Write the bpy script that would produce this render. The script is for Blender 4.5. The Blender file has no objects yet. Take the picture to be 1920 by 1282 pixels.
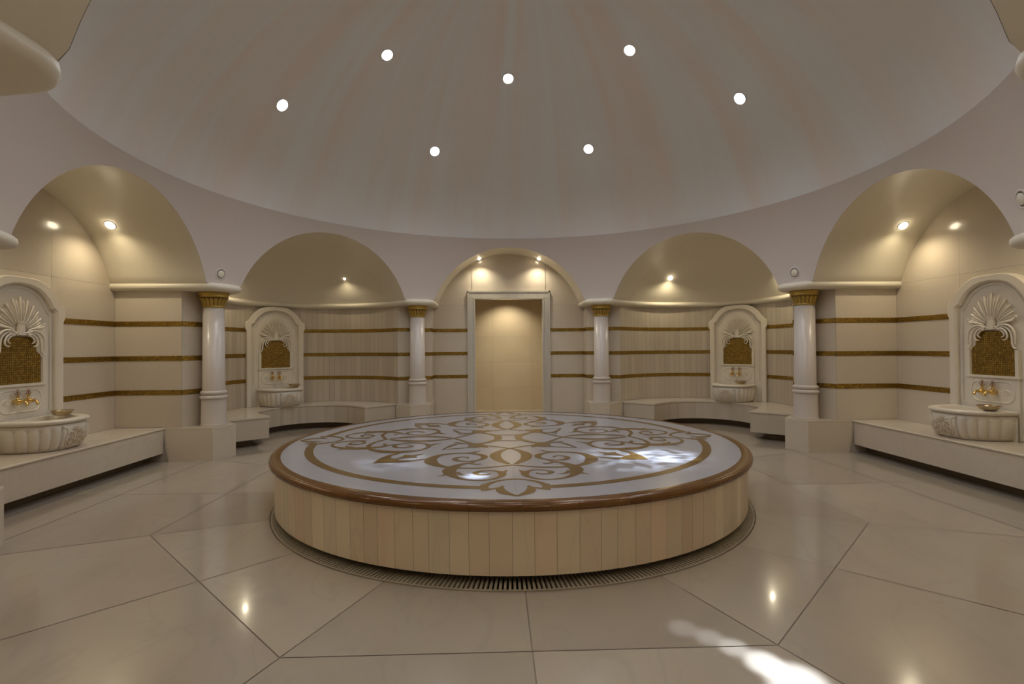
import bpy, math, random
from mathutils import Matrix, Vector
random.seed(7)
S, K, PI = math.sin, math.cos, math.pi
R = math.radians

# ------------------------------------------------------------------ camera, world, exposure
scn = bpy.context.scene
COL = scn.collection
cam_d = bpy.data.cameras.new('camera'); cam = bpy.data.objects.new('camera', cam_d); COL.objects.link(cam)
cam_d.sensor_width = 36; cam_d.lens = 18.348; cam_d.clip_start = .02
rt = Vector((0.99946, -0.0321, -0.00679)); up = Vector((0.00646, -0.01051, 0.99992)); fw = Vector((0.03217, 0.99943, 0.0103))
M = Matrix((rt, up, -fw)).transposed().to_4x4(); M.translation = Vector((-0.296, -6.048, 1.6))
cam.matrix_world = M
scn.camera = cam
w = bpy.data.worlds.new('world'); scn.world = w; w.use_nodes = True
w.node_tree.nodes['Background'].inputs[0].default_value = (1, .93, .85, 1)
w.node_tree.nodes['Background'].inputs[1].default_value = .05
vs = scn.view_settings
vs.view_transform = 'Standard'; vs.look = 'None'; vs.gamma = 1; vs.exposure = 0.38; vs.use_curve_mapping = False
COOL = (.90, .93, 1.0); WARM = (1.0, .86, .60); WARM2 = (1.0, .90, .70)
P_DOME, P_BAY, P_NICHE, P_DOOR, P_CORR, P_ENTRY = 26, 25, 20, 26, 42, 24

# ------------------------------------------------------------------ dimensions (metres)
HALF = 1.605          # half width of every bay between its jambs
PC, PW = 4.64, .185   # pedestal face: distance from room centre, half width
DCOR = 4.358          # distance of pedestal corner from room centre along a bay axis
DWAL = 4.80           # where the wall pier begins
ZPED = .481
ZC0, ZC1 = 2.44, 2.562
SR, SZ = 4.68, 2.005  # pendentive sphere
AR, AD = 1.60, 4.40   # arch radius and distance of arch plane
ZRING = 3.765
BANDS = (.985, 1.475, 1.972)
PCX, PCY = -.12, 0.0  # platform centre

def W(ang, d, lat, z=None):
    a = R(ang)
    x = S(a)*d + K(a)*lat; y = K(a)*d - S(a)*lat
    return (x, y) if z is None else (x, y, z)

# ------------------------------------------------------------------ materials
def mat(name):
    m = bpy.data.materials.new(name); m.use_nodes = True
    nt = m.node_tree; b = nt.nodes['Principled BSDF']
    return m, nt, b, nt.nodes.new, nt.links.new

def marble(name, base, warm, vein, rough=.2, tile=.10, vs_=1.0, stretch=(1, 1, 1), polar=False, spots=0.0, veinamt=.35, coat=0.0):
    m, nt, b, N, L = mat(name)
    tc = N('ShaderNodeTexCoord')
    vec = tc.outputs['Object']
    if polar:
        sx = N('ShaderNodeSeparateXYZ'); L(vec, sx.inputs[0])
        at = N('ShaderNodeMath'); at.operation = 'ARCTAN2'; L(sx.outputs[0], at.inputs[0]); L(sx.outputs[1], at.inputs[1])
        cb = N('ShaderNodeCombineXYZ'); L(at.outputs[0], cb.inputs[0]); L(sx.outputs[2], cb.inputs[2])
        vec = cb.outputs[0]
    mp = N('ShaderNodeMapping'); L(vec, mp.inputs[0]); mp.inputs['Scale'].default_value = stretch
    at_ = N('ShaderNodeAttribute'); at_.attribute_name = 'tile'; at_.attribute_type = 'GEOMETRY'
    # offset pattern for each tile
    off = N('ShaderNodeVectorMath'); off.operation = 'MULTIPLY_ADD'
    cmb = N('ShaderNodeCombineXYZ')
    for i in range(3): L(at_.outputs['Fac'], cmb.inputs[i])
    L(cmb.outputs[0], off.inputs[0]); off.inputs[1].default_value = (7, 13, 5); L(mp.outputs[0], off.inputs[2])
    n1 = N('ShaderNodeTexNoise'); n1.inputs['Scale'].default_value = .7*vs_; n1.inputs['Detail'].default_value = 5; n1.inputs['Distortion'].default_value = .6
    n2 = N('ShaderNodeTexNoise'); n2.inputs['Scale'].default_value = 1.6*vs_; n2.inputs['Detail'].default_value = 8; n2.inputs['Distortion'].default_value = 1.2
    L(off.outputs[0], n1.inputs['Vector']); L(off.outputs[0], n2.inputs['Vector'])
    r1 = N('ShaderNodeMapRange'); L(n1.outputs['Fac'], r1.inputs['Value']); r1.inputs['From Min'].default_value = .38; r1.inputs['From Max'].default_value = .66
    mx = N('ShaderNodeMixRGB'); mx.inputs['Color1'].default_value = (*base, 1); mx.inputs['Color2'].default_value = (*warm, 1); L(r1.outputs[0], mx.inputs['Fac'])
    sb = N('ShaderNodeMath'); sb.operation = 'SUBTRACT'; L(n2.outputs['Fac'], sb.inputs[0]); sb.inputs[1].default_value = .5
    ab = N('ShaderNodeMath'); ab.operation = 'ABSOLUTE'; L(sb.outputs[0], ab.inputs[0])
    r2 = N('ShaderNodeMapRange'); L(ab.outputs[0], r2.inputs['Value']); r2.inputs['From Min'].default_value = 0; r2.inputs['From Max'].default_value = .03
    r2.inputs['To Min'].default_value = veinamt; r2.inputs['To Max'].default_value = 0
    mv = N('ShaderNodeMixRGB'); L(r2.outputs[0], mv.inputs['Fac']); L(mx.outputs[0], mv.inputs['Color1']); mv.inputs['Color2'].default_value = (*vein, 1)
    # per tile brightness
    tm = N('ShaderNodeMapRange'); L(at_.outputs['Fac'], tm.inputs['Value']); tm.inputs['To Min'].default_value = 1-tile; tm.inputs['To Max'].default_value = 1
    ml = N('ShaderNodeMixRGB'); ml.blend_type = 'MULTIPLY'; ml.inputs['Fac'].default_value = 1; L(mv.outputs[0], ml.inputs['Color1']); L(tm.outputs[0], ml.inputs['Color2'])
    L(ml.outputs[0], b.inputs['Base Color'])
    b.inputs['Roughness'].default_value = rough
    b.inputs['Coat Weight'].default_value = coat
    b.inputs['Coat Roughness'].default_value = .06
    return m

def plain(name, col, rough=.5, metal=0.0, noise=0.0):
    m, nt, b, N, L = mat(name)
    b.inputs['Roughness'].default_value = rough; b.inputs['Metallic'].default_value = metal
    if noise:
        t = N('ShaderNodeTexCoord'); n = N('ShaderNodeTexNoise'); n.inputs['Scale'].default_value = 9; n.inputs['Detail'].default_value = 6
        L(t.outputs['Object'], n.inputs['Vector'])
        x = N('ShaderNodeMixRGB'); L(n.outputs['Fac'], x.inputs['Fac'])
        x.inputs['Color1'].default_value = (*[c*(1-noise) for c in col], 1); x.inputs['Color2'].default_value = (*[min(1, c*(1+noise)) for c in col], 1)
        L(x.outputs[0], b.inputs['Base Color'])
    else:
        b.inputs['Base Color'].default_value = (*col, 1)
    return m

def tiled(name, ca, cb, rough, metal):
    m, nt, b, N, L = mat(name)
    a = N('ShaderNodeAttribute'); a.attribute_name = 'tile'
    x = N('ShaderNodeMixRGB'); x.inputs['Color1'].default_value = (*ca, 1); x.inputs['Color2'].default_value = (*cb, 1)
    L(a.outputs['Fac'], x.inputs['Fac']); L(x.outputs[0], b.inputs['Base Color'])
    b.inputs['Roughness'].default_value = rough; b.inputs['Metallic'].default_value = metal
    return m

def emit(name, col, s):
    m, nt, b, N, L = mat(name)
    b.inputs['Base Color'].default_value = (1, 1, 1, 1)
    b.inputs['Emission Color'].default_value = (*col, 1); b.inputs['Emission Strength'].default_value = s
    return m

MT = dict(
    floor=marble('floor_marble', (.47, .405, .32), (.43, .355, .285), (.35, .30, .25), rough=.14, tile=.14, vs_=1.1, stretch=(1, .45, 1), veinamt=.22, coat=.3),
    wall=marble('wall_marble', (.64, .56, .44), (.61, .52, .405), (.56, .48, .38), rough=.18, tile=.10, vs_=.8, stretch=(1, 1, .5), veinamt=.12, coat=.3),
    strip=marble('strip_marble', (.58, .505, .39), (.55, .465, .36), (.54, .46, .37), rough=.2, tile=.12, vs_=1.2, stretch=(1, 1, .25), veinamt=.1, coat=.2),
    drum=marble('drum_marble', (.82, .69, .50), (.80, .61, .43), (.54, .45, .34), rough=.32, tile=.16, vs_=1.3, stretch=(1, 1, .3), veinamt=.15),
    bench=marble('bench_marble', (.69, .61, .48), (.65, .55, .43), (.50, .42, .33), rough=.22, tile=.10, vs_=.9, stretch=(1, .5, 1), veinamt=.15, coat=.2),
    dome=marble('dome_marble', (.85, .87, .87), (.86, .79, .745), (.74, .71, .69), rough=.36, tile=.0, vs_=2.2, stretch=(4.0, 1, .14), polar=True, veinamt=.10),
    plaster=marble('vault_plaster', (.76, .70, .56), (.74, .67, .53), (.66, .59, .47), rough=.42, tile=.0, vs_=.6, veinamt=.04),
    pend=marble('pendentive_marble', (.64, .575, .52), (.63, .545, .485), (.55, .48, .43), rough=.40, tile=.0, vs_=.7, veinamt=.06),
    white=marble('platform_marble', (.47, .475, .52), (.45, .45, .485), (.37, .37, .41), rough=.15, tile=.05, vs_=1.3, veinamt=.12, coat=.12),
    carve=marble('carved_marble', (.72, .66, .54), (.70, .62, .50), (.62, .54, .43), rough=.28, tile=.0, vs_=2, veinamt=.06),
    frame=marble('door_marble', (.56, .52, .43), (.52, .47, .39), (.38, .35, .30), rough=.2, tile=.0, vs_=2.2, stretch=(3, 3, .3), veinamt=.3),
    cream=marble('corridor_marble', (.76, .65, .46), (.74, .62, .43), (.62, .52, .36), rough=.14, tile=.06, vs_=1.5, veinamt=.12, coat=.5),
    column=marble('column_marble', (.60, .54, .475), (.585, .51, .445), (.52, .46, .40), rough=.30, tile=.0, vs_=1, stretch=(1, 1, .4), veinamt=.10, coat=.08),
    grout=plain('grout', (.20, .165, .125), .7),
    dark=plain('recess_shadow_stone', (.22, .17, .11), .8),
    void=plain('drain_channel', (.05, .045, .035), .8),
    grate=plain('grate_stone', (.44, .37, .27), .45),
    mosaic=tiled('gold_mosaic', (.30, .185, .03), (.54, .35, .075), .27, .85),
    mgrout=plain('mosaic_grout', (.16, .09, .02), .7),
    gold=plain('gold_paint', (.50, .34, .08), .36, .75, .12),
    bronze=plain('bronze_inlay', (.20, .115, .032), .20, .25, .25),
    rim=tiled('bronze_tile', (.14, .058, .011), (.19, .083, .019), .2, .15),
    brass=plain('polished_brass', (.74, .52, .20), .18, 1.0),
    pewter=plain('hammered_bowl_metal', (.50, .40, .26), .24, 1.0, .3),
    copper=plain('antique_handle_metal', (.45, .30, .20), .25, 1.0),
    trimw=plain('lamp_trim', (.8, .78, .74), .4),
    coolglow=emit('cool_lamp_glass', (.85, .9, 1.0), 14),
    warmglow=emit('warm_lamp_glass', (1, .86, .62), 16),
    crev=plain('carving_relief', (.62, .51, .34), .5),
)

# ------------------------------------------------------------------ mesh builder
class MB:
    def __init__(s): s.v = []; s.f = []; s.t = []; s.m = []; s.sm = []
    def face(s, pts, t=0.0, m=0, smooth=False):
        i = len(s.v); s.v += [tuple(p) for p in pts]; s.f.append(tuple(range(i, i+len(pts)))); s.t.append(t); s.m.append(m); s.sm.append(smooth)
    def grid(s, rows, t=0.0, m=0, smooth=True, closeu=False, closev=False):
        n = len(rows); k = len(rows[0]); i = len(s.v)
        for r_ in rows: s.v += [tuple(p) for p in r_]
        for a in range(n if closeu else n-1):
            for b in range(k if closev else k-1):
                a2, b2 = (a+1) % n, (b+1) % k
                s.f.append((i+a*k+b, i+a2*k+b, i+a2*k+b2, i+a*k+b2)); s.t.append(t); s.m.append(m); s.sm.append(smooth)
    def box(s, x0, x1, y0, y1, z0, z1, t=0.0, m=0):
        p = [(x0, y0, z0), (x1, y0, z0), (x1, y1, z0), (x0, y1, z0), (x0, y0, z1), (x1, y0, z1), (x1, y1, z1), (x0, y1, z1)]
        for q in ((3, 2, 1, 0), (4, 5, 6, 7), (0, 1, 5, 4), (1, 2, 6, 5), (2, 3, 7, 6), (3, 0, 4, 7)): s.face([p[k] for k in q], t, m)
    def prism(s, poly, z0, z1, t=0.0, m=0, poly2=None):
        poly2 = poly2 or poly; n = len(poly)
        s.face([(x, y, z1) for x, y in poly2], t, m); s.face([(x, y, z0) for x, y in reversed(poly)], t, m)
        for k in range(n):
            a, b = poly[k], poly[(k+1) % n]; c, d = poly2[(k+1) % n], poly2[k]
            s.face([(*a, z0), (*b, z0), (*c, z1), (*d, z1)], t, m)
    def slab(s, poly, y0, y1, m=0, smooth=False):
        # polygon given in x,z ; extruded from y0 (front) to y1
        n = len(poly)
        s.face([(x, y0, z) for x, z in poly], 0, m); s.face([(x, y1, z) for x, z in reversed(poly)], 0, m)
        for k in range(n):
            a, b = poly[k], poly[(k+1) % n]
            s.face([(a[0], y0, a[1]), (b[0], y0, b[1]), (b[0], y1, b[1]), (a[0], y1, a[1])], 0, m, smooth)
    def lathe(s, prof, n=48, c=(0, 0), t=0.0, m=0, smooth=True, fn=None):
        rows = []
        for r_, z in prof:
            rows.append([(c[0]+(r_+(fn(2*PI*k/n, z) if fn else 0))*K(2*PI*k/n), c[1]+(r_+(fn(2*PI*k/n, z) if fn else 0))*S(2*PI*k/n), z) for k in range(n)])
        s.grid(rows, t, m, smooth, closev=True)
    def tube(s, pts, rad, n=8, m=0, cap=True, flat=1.0):
        P = [Vector(p) for p in pts]; rr = rad if isinstance(rad, (list, tuple)) else [rad]*len(P)
        rows = []; prev = None
        for i, p in enumerate(P):
            d = (P[min(i+1, len(P)-1)]-P[max(i-1, 0)]).normalized()
            if prev is None:
                prev = Vector((0, 0, 1)) if abs(d.z) < .9 else Vector((1, 0, 0))
            u = (prev-d*prev.dot(d)).normalized(); v = d.cross(u); prev = u
            rows.append([p+(u*K(2*PI*k/n)+v*S(2*PI*k/n)*flat)*rr[i] for k in range(n)])
        s.grid(rows, 0, m, True, closev=True)
        if cap:
            s.face(list(reversed(rows[0])), 0, m); s.face(rows[-1], 0, m)
    def build(s, name, mats, parent=None, loc=None, rotz=0, merge=False):
        me = bpy.data.meshes.new(name); me.from_pydata(s.v, [], s.f)
        mats = mats if isinstance(mats, (list, tuple)) else [mats]
        for k in mats: me.materials.append(MT[k])
        at = me.attributes.new('tile', 'FLOAT', 'FACE'); at.data.foreach_set('value', s.t)
        me.polygons.foreach_set('material_index', s.m); me.polygons.foreach_set('use_smooth', s.sm)
        me.update()
        o = bpy.data.objects.new(name, me); COL.objects.link(o)
        if parent: o.parent = parent
        if loc is not None: o.location = loc
        if rotz: o.rotation_euler.z = rotz
        return o

def tag(o, label, cat, group=None):
    o['label'] = label; o['category'] = cat
    if group: o['group'] = group
    return o
def struct(o): o['kind'] = 'structure'; return o
def empty(name, loc, rz, label, cat, group=None):
    o = bpy.data.objects.new(name, None); COL.objects.link(o); o.location = loc; o.rotation_euler.z = rz
    o.empty_display_size = .1
    return tag(o, label, cat, group)
def copy_tree(o, parent=None):
    c = o.copy(); COL.objects.link(c); c.parent = parent
    for ch in list(o.children): copy_tree(ch, c)
    return c
def catmull(pts, n=8):
    P = [Vector(p) for p in pts]; out = []
    for i in range(len(P)-1):
        a, b, c, d = P[max(i-1, 0)], P[i], P[i+1], P[min(i+2, len(P)-1)]
        for k in range(n):
            t = k/n
            out.append(.5*((2*b)+(c-a)*t+(2*a-5*b+4*c-d)*t*t+(3*b-a-3*c+d)*t**3))
    out.append(P[-1]); return out

# ------------------------------------------------------------------ bays
# angle, kind : 0 door, 45/-45 niches, 90/-90 side bays, 135/-135 niches, entrance bay (182)
BAYS = [(0, 'door'), (45, 'niche'), (90, 'side'), (135, 'niche'), (182, 'entry'), (225, 'niche'), (270, 'side'), (315, 'niche')]
DBACK = {'door': 5.15, 'niche': 5.10, 'side': 5.74, 'entry': 7.6}
CORD = (.015, 7.0)

# ---- floor : large marble slabs on an octagonal joint pattern
def polyclip(poly, nx, ny, d, keep):
    out = []
    for i in range(len(poly)):
        a, b = poly[i], poly[(i+1) % len(poly)]
        da, db = (a[0]*nx+a[1]*ny-d)*keep, (b[0]*nx+b[1]*ny-d)*keep
        if da >= 0: out.append(a)
        if da*db < 0:
            t = da/(da-db); out.append((a[0]+(b[0]-a[0])*t, a[1]+(b[1]-a[1])*t))
    return out
mb = MB(); g = .0034
FX, FY = -.11, -.12
for k in range(16):
    a0, a1 = R(k*22.5), R((k+1)*22.5)
    mid = R(((k+1)//2)*45.0)
    nx, ny = S(mid), K(mid)
    rings = [(2.40, 3.17), (3.17, 4.34), (4.34, 8.2)]
    for (d0, d1) in rings:
        if d0 == 2.40:
            inner = [(2.50*S(a0+(a1-a0)*j/6), 2.50*K(a0+(a1-a0)*j/6)) for j in range(7)]
        else:
            inner = [(S(a)*d0/K(a-mid), K(a)*d0/K(a-mid)) for a in (a0, a1)]
        outer = [(S(a)*d1/K(a-mid), K(a)*d1/K(a-mid)) for a in (a1, a0)]
        poly = inner+outer
        # shrink for joints
        cx = sum(p[0] for p in poly)/len(poly); cy = sum(p[1] for p in poly)/len(poly)
        for aa, sgn in ((a0, 1), (a1, -1)):
            tx, ty = K(aa), -S(aa)
            poly = polyclip(poly, tx*sgn, ty*sgn, g, 1)
        if d0 > 2.5: poly = polyclip(poly, nx, ny, d0+g, 1)
        poly = polyclip(poly, nx, ny, d1-g, -1)
        mb.face([(x+FX, y+FY, 0) for x, y in reversed(poly)], random.random())
N = 96
mb.grid([[(FX+r_*S(2*PI*k/N), FY+r_*K(2*PI*k/N), -.003) for k in range(N)] for r_ in (8.3, 2.495)], 0, 1, False, closev=True)
mb.grid([[(FX+r_*S(2*PI*k/N), FY+r_*K(2*PI*k/N), z) for k in range(N)] for r_, z in ((2.50, 0), (2.50, -.06), (1.8, -.06))], 0, 2, False, closev=True)
struct(mb.build('floor', ['floor', 'grout', 'void']))

# ---- pendentives and dome
bnd = {}
angs = [b[0] for b in BAYS]
TH0 = math.acos(1.50/AR)
vault_rows = {}
mp_ = MB()
for i, (ang, kind) in enumerate(BAYS):
    lo = (angs[i-1]-(360 if i == 0 else 0)+ang)/2-ang
    hi = ((angs[(i+1) % 8]+(360 if i == 7 else 0))+ang)/2-ang
    th = [PI-TH0-(PI-2*TH0)*k/40 for k in range(41)]
    arc = [(AR*K(t), SZ+AR*S(t)) for t in th]
    vault_rows[i] = arc
    cols = []
    e = math.degrees(math.atan(1.50/AD))
    for k in range(5): cols.append((lo+(-e-lo)*k/5, ZC1-.03))
    for lat, z in arc: cols.append((math.degrees(math.atan(lat/AD)), z))
    for k in range(1, 6): cols.append((e+(hi-e)*k/5, ZC1-.03))
    rows = []
    for de, zb in cols:
        col = []
        for j in range(13):
            z = zb+(ZRING-zb)*j/12; r_ = math.sqrt(SR*SR-(z-SZ)**2); a = R(ang+de)
            col.append((r_*S(a), r_*K(a), z))
        rows.append(col)
    mp_.grid(rows, 0, 0, True)
    for (a_, b_) in ((4, 5), (45, 46)):
        pass
# small lip at the dome springing
N = 128
r0 = math.sqrt(SR*SR-(ZRING-SZ)**2)
lip = MB()
lip.grid([[(r_*S(2*PI*k/N), r_*K(2*PI*k/N), z) for k in range(N)] for r_, z in ((r0, ZRING), (r0+.012, ZRING+.004), (r0+.03, ZRING+.006))], 0, 0, False, closev=True)
struct(mp_.build('wall_pendentive', ['pend']))
struct(lip.build('trim_1', ['pend']))
DR, DZ = 4.735, 1.95
t0 = math.asin((ZRING+.004-DZ)/DR)
md = MB()
md.grid([[(DR*K(t0+(PI/2-t0)*j/40)*S(2*PI*k/N), DR*K(t0+(PI/2-t0)*j/40)*K(2*PI*k/N), DZ+DR*S(t0+(PI/2-t0)*j/40)) for k in range(N)] for j in range(41)], 0, 0, True, closev=True)
struct(md.build('ceiling', ['dome']))

# ---- vaults
for i, (ang, kind) in enumerate(BAYS):
    mb = MB(); arc = vault_rows[i]; db = DBACK[kind]
    full = [(-1.60, SZ+.455)]+arc+[(1.60, SZ+.455)]
    if kind == 'niche':
        mb.grid([[W(ang, d, lat, z) for lat, z in full] for d in (AD, 4.75, 5.1)], 0, 0, True)
        rows = []
        for j in range(25):
            ph = PI*j/24                     # around the apse
            row = []
            for k in range(13):
                t = math.asin(.455/1.6)+(PI/2-math.asin(.455/1.6))*k/12
                rr = AR*K(t) if k else 1.60
                row.append(W(ang, 5.1+rr*S(ph), -rr*K(ph), SZ+AR*S(t)))
            rows.append(row)
        mb.grid(rows, 0, 0, True)
    else:
        mb.grid([[W(ang, d, lat, z) for lat, z in full] for d in (AD, (AD+db)/2, db)], 0, 0, True)
    o = mb.build('ceiling_vault', ['plaster']); struct(o)

# ---- walls : plan polyline of one half of the room (right), the other half mirrored
def stones(mb, p, q, z0, z1, width, tt=None, inset=.0013, off=0.0, m=0, mg=1):
    """flat wall piece between plan points p,q made of stones with hair joints"""
    L_ = math.hypot(q[0]-p[0], q[1]-p[1]); n = max(1, round(L_/width))
    ux, uy = (q[0]-p[0])/L_, (q[1]-p[1])/L_
    for k in range(n):
        a, b = L_*k/n+(inset if n > 1 or 1 else 0), L_*(k+1)/n-inset
        A = (p[0]+ux*a, p[1]+uy*a); B = (p[0]+ux*b, p[1]+uy*b)
        mb.face([(*A, z0+inset), (*B, z0+inset), (*B, z1-inset), (*A, z1-inset)], random.random(), m)
def backing(mb, p, q, z0, z1, side, m=1):
    L_ = math.hypot(q[0]-p[0], q[1]-p[1]); nx, ny = (q[1]-p[1])/L_*side*.003, -(q[0]-p[0])/L_*side*.003
    mb.face([(p[0]+nx, p[1]+ny, z0), (q[0]+nx, q[1]+ny, z0), (q[0]+nx, q[1]+ny, z1), (p[0]+nx, p[1]+ny, z1)], .5, m)
COURSES = [0, BANDS[0], BANDS[1], BANDS[2], ZC0+.03]
JD = 4.80
def jambpt(ang, side, d): return W(ang, d, side*HALF)

def niche_plan(ang, first, last, sgn):
    """plan points of a niche between lateral sides first -> last"""
    pts = []
    n = 44
    for k in range(n+1):
        ph = PI*k/n
        pts.append(W(ang, 5.1+HALF*S(ph), first*HALF*K(ph)))
    return pts

band_runs = []
def build_side(sgn):
    nm = 'right' if sgn > 0 else 'left'
    runs = []     # (name, list of (p,q,width,top))
    A = lambda deg: deg*sgn
    # door bay half
    runs.append(('wall_front_'+nm, [(W(0, 5.15, .79*sgn), W(0, 5.15, sgn*HALF), .85, 3.65), (W(0, 5.15, sgn*HALF), W(0, JD, sgn*HALF), .5, None),
                 (W(0, JD, sgn*HALF), W(A(45), JD, -sgn*HALF), .8, None)]))
    def niche(deg):
        a = A(deg); pl = niche_plan(a, -sgn, sgn, sgn)
        seg = [(W(a, JD, -sgn*HALF), pl[0], .15, None)]
        for k in range(len(pl)-1): seg.append((pl[k], pl[k+1], .2, None))
        seg.append((pl[-1], W(a, JD, sgn*HALF), .15, None)); return seg
    runs.append(('wall_niche_'+nm, niche(45)))
    runs.append(('wall_'+nm, [(W(A(45), JD, sgn*HALF), W(A(90), JD, -sgn*HALF), .8, None), (W(A(90), JD, -sgn*HALF), W(A(90), 5.74, -sgn*HALF), .95, None),
                 (W(A(90), 5.74, -sgn*HALF), W(A(90), 5.74, sgn*HALF), 1.07, 3.65), (W(A(90), 5.74, sgn*HALF), W(A(90), JD, sgn*HALF), .95, None),
                 (W(A(90), JD, sgn*HALF), W(A(135), JD, -sgn*HALF), .8, None)]))
    runs.append(('wall_rear_niche_'+nm, niche(135)))
    e = 182
    runs.append(('wall_rear_'+nm, [(W(A(135), JD, sgn*HALF), W(e, JD, sgn*-1.74), .8, None), (W(e, JD, sgn*-1.74), W(e, 7.6, sgn*-1.74), .95, None),
                 (W(e, 7.6, sgn*-1.74), W(e, 7.6, 0), .9, 3.65)]))
    for name, segs in runs:
        mb = MB()
        for p, q, wd, top in segs:
            zs = COURSES[:]
            zs[-1] = 2.51
            for c in range(4): stones(mb, p, q, zs[c], zs[c+1], wd)
            if top: stones(mb, p, q, 2.51, top, wd)
            backing(mb, p, q, 0, top or 2.56, -sgn)
        struct(mb.build(name, ['strip' if 'niche' in name else 'wall', 'grout']))
    return runs
runsR = build_side(1); runsL = build_side(-1)

# ---- gold mosaic bands along the walls
def bands(runs, sgn, idx0):
    n = idx0
    for (name, segs) in runs[:3]:
        for zb in BANDS:
            mb = MB(); ts = .0225
            for si, (p, q, wd, top) in enumerate(segs):
                L_ = math.hypot(q[0]-p[0], q[1]-p[1]); ux, uy = (q[0]-p[0])/L_, (q[1]-p[1])/L_
                nx, ny = -uy*sgn, ux*sgn             # towards the room
                if (0-p[0])*nx+(0-p[1])*ny < 0: nx, ny = -nx, -ny
                f = .004
                mb.face([(p[0]+nx*f, p[1]+ny*f, zb-.036), (q[0]+nx*f, q[1]+ny*f, zb-.036), (q[0]+nx*f, q[1]+ny*f, zb+.036), (p[0]+nx*f, p[1]+ny*f, zb+.036)], 0, 1)
                for zz in (-.036, .036):
                    mb.face([(p[0], p[1], zb+zz), (q[0], q[1], zb+zz), (q[0]+nx*f, q[1]+ny*f, zb+zz), (p[0]+nx*f, p[1]+ny*f, zb+zz)], 0, 1)
                k = max(1, round(L_/ts)); st = L_/k
                for i in range(k):
                    for j in range(3):
                        a, b = i*st+.0012, (i+1)*st-.0012; z0 = zb-.0345+j*.023+.0012; z1 = z0+.0206
                        t1, t2 = random.uniform(-.0006, .0006), random.uniform(-.0006, .0006); h = f+.0022
                        mb.face([(p[0]+ux*a+nx*(h+t1), p[1]+uy*a+ny*(h+t1), z0), (p[0]+ux*b+nx*(h+t2), p[1]+uy*b+ny*(h+t2), z0),
                                 (p[0]+ux*b+nx*(h-t1), p[1]+uy*b+ny*(h-t1), z1), (p[0]+ux*a+nx*(h-t2), p[1]+uy*a+ny*(h-t2), z1)], random.random(), 0)
            struct(mb.build('trim_%d' % n, ['mosaic', 'mgrout'])); n += 1
    return n
nn = bands(runsR, 1, 2); nn = bands(runsL, -1, nn)

# ---- cornice (rounded stone moulding) following pedestal line, and soffit slabs over the columns
PROF = [(-.06, ZC0), (.01, ZC0), (.06, ZC0+.006), (.093, ZC0+.024), (.108, ZC0+.055), (.103, ZC0+.085), (.078, ZC0+.110), (.03, ZC1), (-.08, ZC1)]
FLIP = True
def offset_path(pts, o, sgn):
    out = []
    for i, p in enumerate(pts):
        ds = []
        for a, b in ((i-1, i), (i, i+1)):
            if a >= 0 and b < len(pts):
                dx, dy = pts[b][0]-pts[a][0], pts[b][1]-pts[a][1]; l = math.hypot(dx, dy)
                if l > 1e-6: ds.append((dy/l*sgn, -dx/l*sgn)) if FLIP else ds.append((-dy/l*sgn, dx/l*sgn))
        nx, ny = sum(d[0] for d in ds)/len(ds), sum(d[1] for d in ds)/len(ds); l2 = nx*nx+ny*ny
        out.append((p[0]+nx*o/l2, p[1]+ny*o/l2))
    return out
def roundcorner(a, c, b, r_):
    """replace corner c between a and b by an arc-like run"""
    va = Vector((a[0]-c[0], a[1]-c[1])); vb = Vector((b[0]-c[0], b[1]-c[1])); va.normalize(); vb.normalize(); C_ = Vector(c)
    p0, p2 = C_+va*r_, C_+vb*r_
    return [tuple((1-t)**2*p0+2*t*(1-t)*C_+t*t*p2) for t in (0, .2, .4, .6, .8, 1)]
CH = 1.605
def cornice(sgn, name):
    A = lambda d: d*sgn
    def pier(a1, a2, ka, kb, ha=CH, hb=CH):
        j1 = W(a1, {'door': 5.15, 'niche': 5.1, 'side': 5.74, 'entry': 7.6}[ka], sgn*ha)
        c1 = W(a1, DCOR, sgn*ha); c2 = W(a2, DCOR, -sgn*hb)
        j2 = W(a2, {'door': 5.15, 'niche': 5.1, 'side': 5.74, 'entry': 7.6}[kb], -sgn*hb)
        return [j1]+roundcorner(j1, c1, c2, .07)+roundcorner(c1, c2, j2, .07)+[j2]
    def arc(a): return [W(a, 5.1+CH*S(PI*k/28), -sgn*CH*K(PI*k/28)) for k in range(29)]
    path = pier(0, A(45), 'door', 'niche')[:-1]+arc(A(45))+pier(A(45), A(90), 'niche', 'side')[1:]
    path2 = pier(A(90), A(135), 'side', 'niche')[:-1]+arc(A(135))
    c1 = (sgn*2.12, -4.30); c2 = W(182, DCOR+.06, -sgn*1.62); j2 = W(182, 7.6, -sgn*1.62)
    path2 += roundcorner(W(A(135), 5.1, sgn*CH), c1, c2, .07)+roundcorner(c1, c2, j2, .07)+[j2]
    for k, pth in enumerate((path, path2)):
        mb = MB()
        rows = [[(x, y, z) for x, y in offset_path(pth, o, sgn)] for o, z in PROF]
        mb.grid(rows[:2], 0, 0, False); mb.grid(rows[1:8], 0, 0, True); mb.grid(rows[7:], 0, 0, False)
        for e in (0, -1):
            mb.face([r_[e] for r_ in rows], 0, 0)
        struct(mb.build(name if k == 0 else name.replace('trim', 'trim_rear'), ['plaster']))
nn0 = nn
cornice(1, 'trim_%d' % nn); cornice(-1, 'trim_%d' % (nn+1)); nn += 2
for o in list(bpy.data.objects):
    if o.name.startswith('trim_rear'): o.name = 'trim_%d' % nn; nn += 1
mb = MB()
for a1, a2 in ((0, 45), (45, 90), (90, 135), (-45, 0), (-90, -45), (-135, -90)):
    c1 = W(a1, DCOR+.02, HALF-.02); c2 = W(a2, DCOR+.02, -HALF+.02)
    mb.prism([c1, W(a1, 5.1, HALF+.1), W(a2, 5.1, -HALF-.1), c2][::-1], ZC0+.002, ZC1-.01, .5)
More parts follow.
